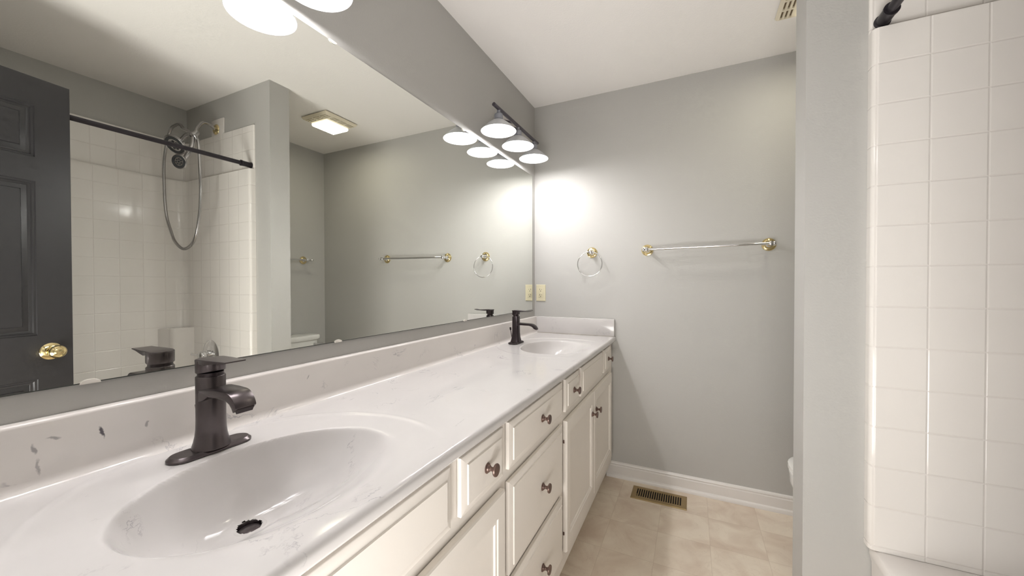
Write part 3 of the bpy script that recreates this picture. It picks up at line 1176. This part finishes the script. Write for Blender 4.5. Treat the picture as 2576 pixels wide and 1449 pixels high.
def towel_bar(label, a, b_pt, n, reach=0.066, over=0.018):
    a, b_pt, n = Vector(a), Vector(b_pt), Vector(n)
    t_ = thing('towel_bar', label, 'towel bar', (a + b_pt) / 2, None)
    for p in (a, b_pt):
        mount(t_, p + n * 0.0005, n, reach)
    d = (b_pt - a).normalized()
    bb = NB()
    tube(bb, [a + n * reach - d * over, b_pt + n * reach + d * over], 0.0075, 20)
    obj('bar', bb, M['chrome'], t_, world=True)
    for p, s_ in ((a, -1), (b_pt, 1)):
        bb = NB()
        e = p + n * reach + d * s_ * over
        lathe(bb, [(0.0, -0.004), (0.009, -0.004), (0.0085, 0.0), (0.0115, 0.004), (0.0125, 0.009), (0.0105, 0.015), (0.0, 0.018)], 20, axis_mat(e, d * s_))
        obj('finial', bb, M['chrome'], t_, world=True)
    return t_


towel_bar('long chrome towel bar on brass rosettes across the far wall', (0.741, D, 1.4275), (1.360, D, 1.434), (0, -1, 0), over=0.006)
towel_bar('chrome towel bar on brass rosettes above the toilet tank', (XW, 2.214, 1.435), (XW, 1.640, 1.435), (-1, 0, 0), over=0.03)

# ---------------------------------------------------------------- outlet
ox, oz = 0.0465, 1.1615
ou = thing('power_outlet', 'almond duplex outlet with a rectangular plate beside the mirror', 'outlet', (ox, D, oz))
bm = NB()
panelled(bm, ox - 0.0345, ox + 0.0345, oz - 0.0565, oz + 0.0565, [(ox - 0.0168, ox + 0.0168, oz - 0.0335, oz + 0.0335)], [(0.0004, -0.0015)], 0.0045,
         lambda s, t, d: (s, D - 0.005 - d, t), edge=[(0, -0.003), (0.0015, -0.0006), (0.003, 0)])
obj('cover_plate', bm, M['almond'], ou, world=True, ang=15)
bm = NB()
box(bm, (ox - 0.0162, D - 0.0062, oz - 0.0329), (ox + 0.0162, D - 0.003, oz + 0.0329), 0.0006)
ins = obj('receptacle', bm, M['almond'], ou, world=True)
for s_ in (-1, 1):
    cz = oz + s_ * 0.0185
    bm = NB()
    box(bm, (ox - 0.0075, D - 0.0065, cz + 0.001), (ox - 0.0050, D - 0.0055, cz + 0.0095))
    box(bm, (ox + 0.0050, D - 0.0065, cz + 0.0018), (ox + 0.0072, D - 0.0055, cz + 0.0085))
    lathe(bm, [(0.0, 0.0), (0.0028, 0.0), (0.0028, 0.001), (0.0, 0.001)], 14, axis_mat((ox, D - 0.0055, cz - 0.0065), (0, -1, 0)))
    obj('socket_slots', bm, M['black'], ins, world=True)
for s_ in (-1, 1):
    bm = NB()
    lathe(bm, [(0.0, 0.0), (0.0028, 0.0), (0.0022, 0.001), (0.0, 0.0012)], 14, axis_mat((ox, D - 0.005, oz + s_ * 0.048), (0, -1, 0)))
    obj('screw', bm, M['almond'], ou, world=True)

# ---------------------------------------------------------------- floor register
rx0, rx1, ry0, ry1 = 0.672, 0.966, 2.222, 2.366
fr = thing('floor_register', 'aged brass floor register with dark slots below the far wall', 'vent', ((rx0 + rx1) / 2, (ry0 + ry1) / 2, 0))
bm = NB()
nsl = 20
sx0, sx1, sy0, sy1 = rx0 + 0.028, rx1 - 0.024, ry0 + 0.030, ry1 - 0.027
pitch = (sx1 - sx0) / nsl
panels_ = [(sx0 + i * pitch, sx0 + i * pitch + pitch * 0.58, sy0, sy1) for i in range(nsl)]
panelled(bm, rx0, rx1, ry0, ry1, panels_, [(0.0, -0.0035)], 0.0042, lambda s, t, d: (s, t, 0.0045 + d), edge=[(0, -0.0036), (0.002, -0.002), (0.006, 0.0)])
bm.normal_update()
for f_ in list(bm.faces):
    c = f_.calc_center_median()
    if c.z < 0.0012 and sx0 < c.x < sx1 and sy0 < c.y < sy1 and abs(f_.normal.z) > 0.9 and f_.calc_area() < 0.01:
        f_.material_index = 1
obj('grille', bm, [M['regbrass'], M['black']], fr, world=True, ang=20, recalc=False)
bm = NB()
box(bm, (sx0 + 0.0012, sy0 + 0.004, 0.001), (sx0 + 0.0045, sy0 + 0.022, 0.0065), 0.0008)
obj('damper_lever', bm, M['regbrass'], fr, world=True)

# ---------------------------------------------------------------- ceiling fan light
fan = thing('exhaust_fan', 'square yellowed ceiling exhaust fan with a lit lens in the toilet alcove', 'exhaust fan', (1.46, 1.97, H))
fx0, fx1, fy0, fy1 = 1.325, 1.580, 1.815, 2.085
zf = H - 0.026
bm = NB()
slots = []
for i in range(3):
    for j in range(3):
        slots.append((fx0 + 0.020 + j * 0.074, fx0 + 0.020 + j * 0.074 + 0.066, fy0 + 0.014 + i * 0.017, fy0 + 0.014 + i * 0.017 + 0.008))
for i in range(3):
    for j in range(3):
        y_ = fy0 + 0.075 + j * 0.062
        slots.append((fx0 + 0.014 + i * 0.017, fx0 + 0.014 + i * 0.017 + 0.008, y_, y_ + 0.054))
panelled(bm, fx0, fx1, fy0, fy1, slots, [(0.0, -0.008)], 0.020, lambda s, t, d: (s, t, zf - d), edge=[(0, -0.014), (0.006, -0.004), (0.012, 0.0)])
bm.normal_update()
for f_ in bm.faces:
    c = f_.calc_center_median()
    if abs(c.z - (zf + 0.008)) < 1e-4 and abs(f_.normal.z) > 0.9:
        f_.material_index = 1
obj('grille', bm, [M['fanp'], simple('grille_shadow_gap', (0.20, 0.15, 0.09), 0.9)], fan, world=True, ang=20, recalc=False)
bm = NB()
lx0, lx1, ly0, ly1 = 1.405, 1.572, 1.885, 2.078
box(bm, (lx0, ly0, zf - 0.018), (lx1, ly1, zf + 0.002), 0.008, 3)
obj('lens', bm, M['lens'], fan, world=True)
area('fan_lamp', ((lx0 + lx1) / 2, (ly0 + ly1) / 2, zf - 0.0195), ((lx0 + lx1) / 2, (ly0 + ly1) / 2, 0), lx1 - lx0 - 0.014, ly1 - ly0 - 0.014, 2.0, (1.0, 0.94, 0.76))

# ---------------------------------------------------------------- toilet
TY = 2.000
toi = thing('toilet', 'white porcelain toilet standing in the alcove behind the stub wall', 'toilet', (1.80, TY, 0))


def sup(cx, cyy, ax_, ay_, z, p=2.6, n=40, egg=0.0):
    out = []
    for i in range(n):
        a_ = 2 * PI * i / n
        c_, s_ = math.cos(a_), math.sin(a_)
        x = (abs(c_) ** (2 / p)) * (1 if c_ > 0 else -1)
        y = (abs(s_) ** (2 / p)) * (1 if s_ > 0 else -1)
        out.append((cx + ax_ * x, cyy + ay_ * y * (1 - egg * (-x + 1) / 2 * 0.5 * (1 if x < 0 else 0)), z))
    return out


bm = NB()
loft(bm, [sup(2.033, TY, 0.083, 0.185, 0.385, 6), sup(2.033, TY, 0.088, 0.195, 0.42, 7), sup(2.028, TY, 0.094, 0.212, 0.70, 8), sup(2.028, TY, 0.096, 0.216, 0.750, 8)])
obj('tank', bm, M['porcelain'], toi, world=True)
bm = NB()
loft(bm, [sup(2.024, TY, 0.104, 0.224, 0.751, 8), sup(2.024, TY, 0.108, 0.229, 0.757, 8), sup(2.024, TY, 0.108, 0.229, 0.783, 8), sup(2.024, TY, 0.104, 0.224, 0.791, 8), sup(2.024, TY, 0.085, 0.20, 0.795, 6)])
obj('tank_lid', bm, M['porcelain'], toi, world=True)
bm = NB()
lathe(bm, [(0.0, 0.0), (0.011, 0.0), (0.011, 0.010), (0.008, 0.014), (0.0, 0.015)], 20, axis_mat((1.934, TY + 0.165, 0.713), (-1, 0, 0)))
tube(bm, [(1.922, TY + 0.165, 0.713), (1.918, TY + 0.19, 0.713), (1.918, TY + 0.236, 0.716)], [0.005, 0.0045, 0.004], 12)
obj('flush_lever', bm, M['chrome'], toi, world=True)
bm = NB()
loft(bm, [sup(1.80, TY, 0.27, 0.115, 0.0, 2.6), sup(1.80, TY, 0.26, 0.108, 0.04, 2.6), sup(1.80, TY, 0.24, 0.098, 0.14, 2.5), sup(1.75, TY, 0.27, 0.125, 0.22, 2.3),
          sup(1.68, TY, 0.285, 0.168, 0.30, 2.2), sup(1.665, TY, 0.288, 0.182, 0.36, 2.2), sup(1.665, TY, 0.288, 0.182, 0.392, 2.2)])
box(bm, (1.90, TY - 0.15, 0.30), (2.11, TY + 0.15, 0.392), 0.02, 3)
obj('bowl', bm, M['porcelain'], toi, world=True)
bm = NB()
loft(bm, [sup(1.642, TY, 0.262, 0.186, 0.393, 2.2), sup(1.642, TY, 0.268, 0.190, 0.398, 2.2), sup(1.642, TY, 0.268, 0.190, 0.408, 2.2), sup(1.642, TY, 0.262, 0.186, 0.412, 2.2)])
obj('seat', bm, M['porcelain'], toi, world=True)
bm = NB()
loft(bm, [sup(1.640, TY, 0.262, 0.185, 0.413, 2.2), sup(1.640, TY, 0.270, 0.191, 0.418, 2.2), sup(1.640, TY, 0.268, 0.190, 0.430, 2.2), sup(1.640, TY, 0.250, 0.175, 0.437, 2.2), sup(1.640, TY, 0.12, 0.08, 0.441, 2.2)])
obj('seat_lid', bm, M['porcelain'], toi, world=True)

# ---------------------------------------------------------------- bathtub
TX0 = 1.447
ZTUB = 0.480
tub = thing('bathtub', 'white acrylic bathtub filling the alcove, its rim at the stub wall', 'bathtub', ((TX0 + XT) / 2, (YB + PY0) / 2, 0))
bm = NB()
ty0, ty1 = YB + 0.004, PY0 - 0.004
tx1 = XT - 0.004
cx, cyy = (TX0 + tx1) / 2, (ty0 + ty1) / 2
hx, hy = (tx1 - TX0) / 2, (ty1 - ty0) / 2


def rr(hx_, hy_, z, p, cx_=cx, cy_=cyy, n=64):
    out = []
    for i in range(n):
        a_ = 2 * PI * i / n
        c_, s_ = math.cos(a_), math.sin(a_)
        if p >= 40:
            k_ = max(abs(c_), abs(s_))
            out.append((cx_ + hx_ * c_ / k_, cy_ + hy_ * s_ / k_, z))
            continue
        out.append((cx_ + hx_ * (abs(c_) ** (2 / p)) * (1 if c_ > 0 else -1), cy_ + hy_ * (abs(s_) ** (2 / p)) * (1 if s_ > 0 else -1), z))
    return out


loft(bm, [rr(hx - 0.006, hy, 0.0, 60), rr(hx - 0.006, hy, ZTUB - 0.05, 60), rr(hx - 0.001, hy, ZTUB - 0.03, 60), rr(hx, hy, ZTUB - 0.012, 60), rr(hx - 0.004, hy, ZTUB - 0.004, 50), rr(hx - 0.013, hy, ZTUB, 40),
          rr(hx - 0.07, hy - 0.09, ZTUB - 0.002, 9), rr(hx - 0.082, hy - 0.105, ZTUB - 0.012, 7), rr(hx - 0.10, hy - 0.13, ZTUB - 0.12, 6), rr(hx - 0.13, hy - 0.19, 0.12, 5), rr(hx - 0.17, hy - 0.26, 0.09, 4)])
obj('tub_shell', bm, M['acrylic'], tub, world=True, ang=35)

# ---------------------------------------------------------------- tub surround
sur = thing('tub_surround', 'glossy white faux-tile acrylic wall surround above the bathtub', 'shower surround', ((TX0 + XT) / 2, (YB + PY0) / 2, ZTUB))


def end_panel(z0, z1, th, xs0, label=None):
    """panel on the stub wall, with a rounded nosing at its free edge and a cove at the inner corner"""
    y1 = PY0 - 0.0005
    rn = th * 0.9
    inner = XT - th
    poly = [(xs0, y1)] + arc(xs0 + rn, y1 - th + rn, rn, PI, 1.5 * PI, 6) + [(inner - 0.05, y1 - th)]
    cove = arc(inner - 0.05, y1 - th - 0.05, 0.05, PI / 2, 0, 8)
    return poly, cove


ZL = 1.926
for (z0, z1, th, nm) in ((ZTUB + 0.0005, ZL, 0.035, 'lower_panel'), (ZL + 0.0005, 2.197, 0.010, 'upper_panel')):
    x0 = 1.4364
    y1 = PY0 - 0.0005
    inner = XT - 0.0005 - th
    rn = min(0.014, th * 0.9)
    rc = 0.055
    # end wall panel (stub wall)
    poly = [(x0, y1)] + arc(x0 + rn, y1 - th + rn, rn, PI, 1.5 * PI, 8) + arc(inner - rc, y1 - th - rc, rc, PI / 2, PI / 4, 5) + [(XT - 0.0005, y1 - 0.02), (XT - 0.0005, y1)]
    bm = NB()
    prism(bm, poly, z0, z1 - (0.0 if nm == 'upper_panel' else 0.0))
    e = obj('end_' + nm, bm, M['tile_end'], sur, world=True, ang=50)
    # back panel
    y0 = YB + 0.0005
    poly = [(XT - 0.0005, y1 - 0.02)] + arc(inner - rc, y1 - th - rc, rc, PI / 4, 0, 5) + arc(inner - rc, y0 + th + rc, rc, 0, -PI / 4, 5) + [(XT - 0.0005, y0 + 0.02)]
    bm = NB()
    prism(bm, poly, z0, z1)
    obj('back_' + nm, bm, M['tile_back'], sur, world=True, ang=50)
    poly = [(x0, y0), (XT - 0.0005, y0), (XT - 0.0005, y0 + 0.02)] + arc(inner - rc, y0 + th + rc, rc, -PI / 4, -PI / 2, 5) + [(x0 + rn, y0 + th), (x0, y0 + th - rn)]
    bm = NB()
    prism(bm, poly, z0, z1)
    obj('end_' + nm, bm, M['tile_end'], sur, world=True, ang=50)
# soap column in the corner
bm = NB()
pl = [(XT - 0.02, 1.215), (XT - 0.06, 1.235)] + arc(XT - 0.105, 1.285, 0.030, -PI * 0.42, -PI, 7) + [(XT - 0.150, PY0 - 0.02), (XT - 0.02, PY0 - 0.02)]
prism(bm, pl, ZTUB + 0.001, 0.933, r=0.007)
obj('soap_column', bm, M['acrylic'], sur, world=True, ang=35)
bm = NB()
box(bm, (1.757, PY0 - 0.009, 2.190), (1.895, PY0 - 0.0005, 2.302), 0.002)
obj('riser_tab', bm, M['acrylic'], sur, world=True)

# ---------------------------------------------------------------- curtain rod
rod = thing('curtain_rod', 'dark bronze shower curtain rod spanning the bathtub alcove', 'curtain rod', (1.462, (YB + PY0) / 2, 1.948))
bm = NB()
tube(bm, [(1.462, YB + 0.03, 1.946), (1.462, PY0 - 0.050, 1.951)], 0.0118, 28)
obj('tube', bm, M['rodm'], rod, world=True)
for (ya, yb_, z_) in ((YB + 0.011, YB + 0.07, 1.9462), (PY0 - 0.011, PY0 - 0.072, 1.9510)):
    bm = NB()
    s_ = 1 if yb_ > ya else -1
    lathe(bm, [(0.0, 0.0), (0.0185, 0.0), (0.0185, 0.004), (0.0155, 0.006), (0.0160, 0.052), (0.0175, 0.053), (0.0175, 0.0595), (0.0, 0.0595)], 32, axis_mat((1.462, ya, z_), (0, s_, 0)))
    obj('end_cap', bm, M['rodm'], rod, world=True)

# ---------------------------------------------------------------- shower heads and hose
sh = thing('shower_set', 'chrome twin shower head with a looped metal hose in the tub alcove', 'shower head', (1.84, PY0, 2.23))
bm = NB()
lathe(bm, [(0.0, 0.0), (0.034, 0.0), (0.033, 0.003), (0.026, 0.008), (0.012, 0.010), (0.0, 0.010)], 36, axis_mat((1.838, PY0 - 0.0098, 2.236), (0, -1, 0)))
obj('flange', bm, M['brass'], sh, world=True)


ARM = (1.775, 1.255, 2.150)
bm = NB()
tube(bm, bez([(1.838, PY0 - 0.012, 2.236), (1.832, PY0 - 0.05, 2.252), (1.812, PY0 - 0.095, 2.245), (1.790, PY0 - 0.135, 2.195), ARM], 8), 0.0095, 16)
obj('shower_arm', bm, M['chrome_s'], sh, world=True)
bm = NB()
a0 = Vector(ARM)
lathe(bm, [(0.0, -0.016), (0.013, -0.016), (0.017, -0.010), (0.017, 0.008), (0.021, 0.012), (0.021, 0.030), (0.014, 0.034), (0.0, 0.034)], 24, axis_mat(a0, (-0.1, -0.6, -0.8)))
tube(bm, [(1.775, 1.245, 2.138), (1.82, 1.238, 2.165), (1.87, 1.235, 2.185)], 0.009, 14)
obj('diverter', bm, M['chrome_s'], sh, world=True)


def head(name, c, d, r, dep):
    c, d = Vector(c), Vector(d).normalized()
    bb = NB()
    lathe(bb, [(0.0, -dep), (r * 0.28, -dep), (r * 0.42, -dep * 0.75), (r * 0.85, -dep * 0.35), (r, -dep * 0.18), (r, 0.0), (r * 0.93, 0.004), (r * 0.90, 0.002), (0.0, 0.002)], 40, axis_mat(c, d))
    o_ = obj(name, bb, M['chrome_s'], sh, world=True)
    bb = NB()
    Mx = axis_mat(c + d * 0.0022, d)
    lathe(bb, [(r * 0.60, 0.0), (r * 0.86, 0.0), (r * 0.86, 0.002), (r * 0.60, 0.002)], 40, Mx, cap=False)
    for i in range(7):
        a_ = 2 * PI * i / 7
        rad = r * 0.36
        lathe(bb, [(0.0, 0.0), (r * 0.125, 0.0), (r * 0.10, 0.0025), (0.0, 0.003)], 12, Mx @ Matrix.Translation((rad * math.cos(a_), rad * math.sin(a_), 0)))
    lathe(bb, [(0.0, 0.0), (r * 0.14, 0.0), (r * 0.11, 0.0025), (0.0, 0.003)], 12, Mx)
    obj('spray_face', bb, M['nozzle'], o_, world=True)
    return o_


fixed = head('fixed_head', (1.868, 1.190, 2.072), (-0.20, -0.62, -0.55), 0.062, 0.055)
bm = NB()
tube(bm, bez([(1.775, 1.245, 2.140), (1.83, 1.235, 2.145), (1.872, 1.222, 2.112)], 6), [0.011] * 13, 14)
obj('head_neck', bm, M['chrome_s'], sh, world=True)
hand = head('hand_shower', (1.785, 1.175, 1.955), (-0.45, -0.85, -0.25), 0.042, 0.035)
bm = NB()
tube(bm, bez([(1.790, 1.195, 1.965), (1.765, 1.212, 2.01), (1.755, 1.228, 2.06), (1.768, 1.240, 2.118)], 8), [0.014 - 0.004 * abs(i / 24 - 0.5) for i in range(25)], 16)
obj('handle', bm, M['chrome_s'], hand, world=True)
# hose: out of the diverter, over the top, down in one long loop and back up to the hand shower
HY = 1.245
pts = [(1.87, 1.235, 2.185), (1.93, HY, 2.226), (1.99, HY, 2.234), (2.06, HY, 2.205), (2.133, HY, 2.043), (2.138, HY, 1.836), (2.116, HY, 1.679), (2.063, HY, 1.572), (2.009, HY, 1.497), (1.913, HY, 1.447), (1.819, HY, 1.466), (1.758, HY, 1.528), (1.720, HY, 1.647), (1.703, HY, 1.790), (1.709, HY, 1.934), (1.72, HY, 2.07), (1.745, 1.245, 2.115), (1.765, 1.245, 2.135)]
cp = bez(pts, 40)
bm = NB()
tube(bm, cp, [0.0082 + 0.0007 * math.sin(i * PI / 1.0) if False else (0.0086 if i % 2 else 0.0074) for i in range(len(cp))], 12)
obj('hose', bm, M['chrome_s'], sh, world=True, ang=80)

# ---------------------------------------------------------------- tub valve
va = thing('shower_valve', 'round chrome shower valve trim on the surround below the shower head', 'shower valve', (1.868, PY0 - 0.025, 0.765))
bm = NB()
vm = axis_mat((1.868, PY0 - 0.0362, 0.768), (0, -1, 0))
lathe(bm, [(0.0, 0.0), (0.090, 0.0), (0.090, 0.003), (0.083, 0.009), (0.060, 0.015), (0.034, 0.018), (0.0, 0.018)], 56, vm)
obj('trim_plate', bm, M['chrome'], va, world=True)
bm = NB()
lathe(bm, [(0.0, 0.016), (0.027, 0.016), (0.027, 0.030), (0.020, 0.034), (0.020, 0.052), (0.024, 0.056), (0.024, 0.066), (0.017, 0.073), (0.0, 0.075)], 36, vm)
tube(bm, [(1.868, PY0 - 0.097, 0.768), (1.905, PY0 - 0.103, 0.768), (1.945, PY0 - 0.110, 0.772)], [0.009, 0.0075, 0.0085], 14)
obj('handle', bm, M['chrome'], va, world=True)
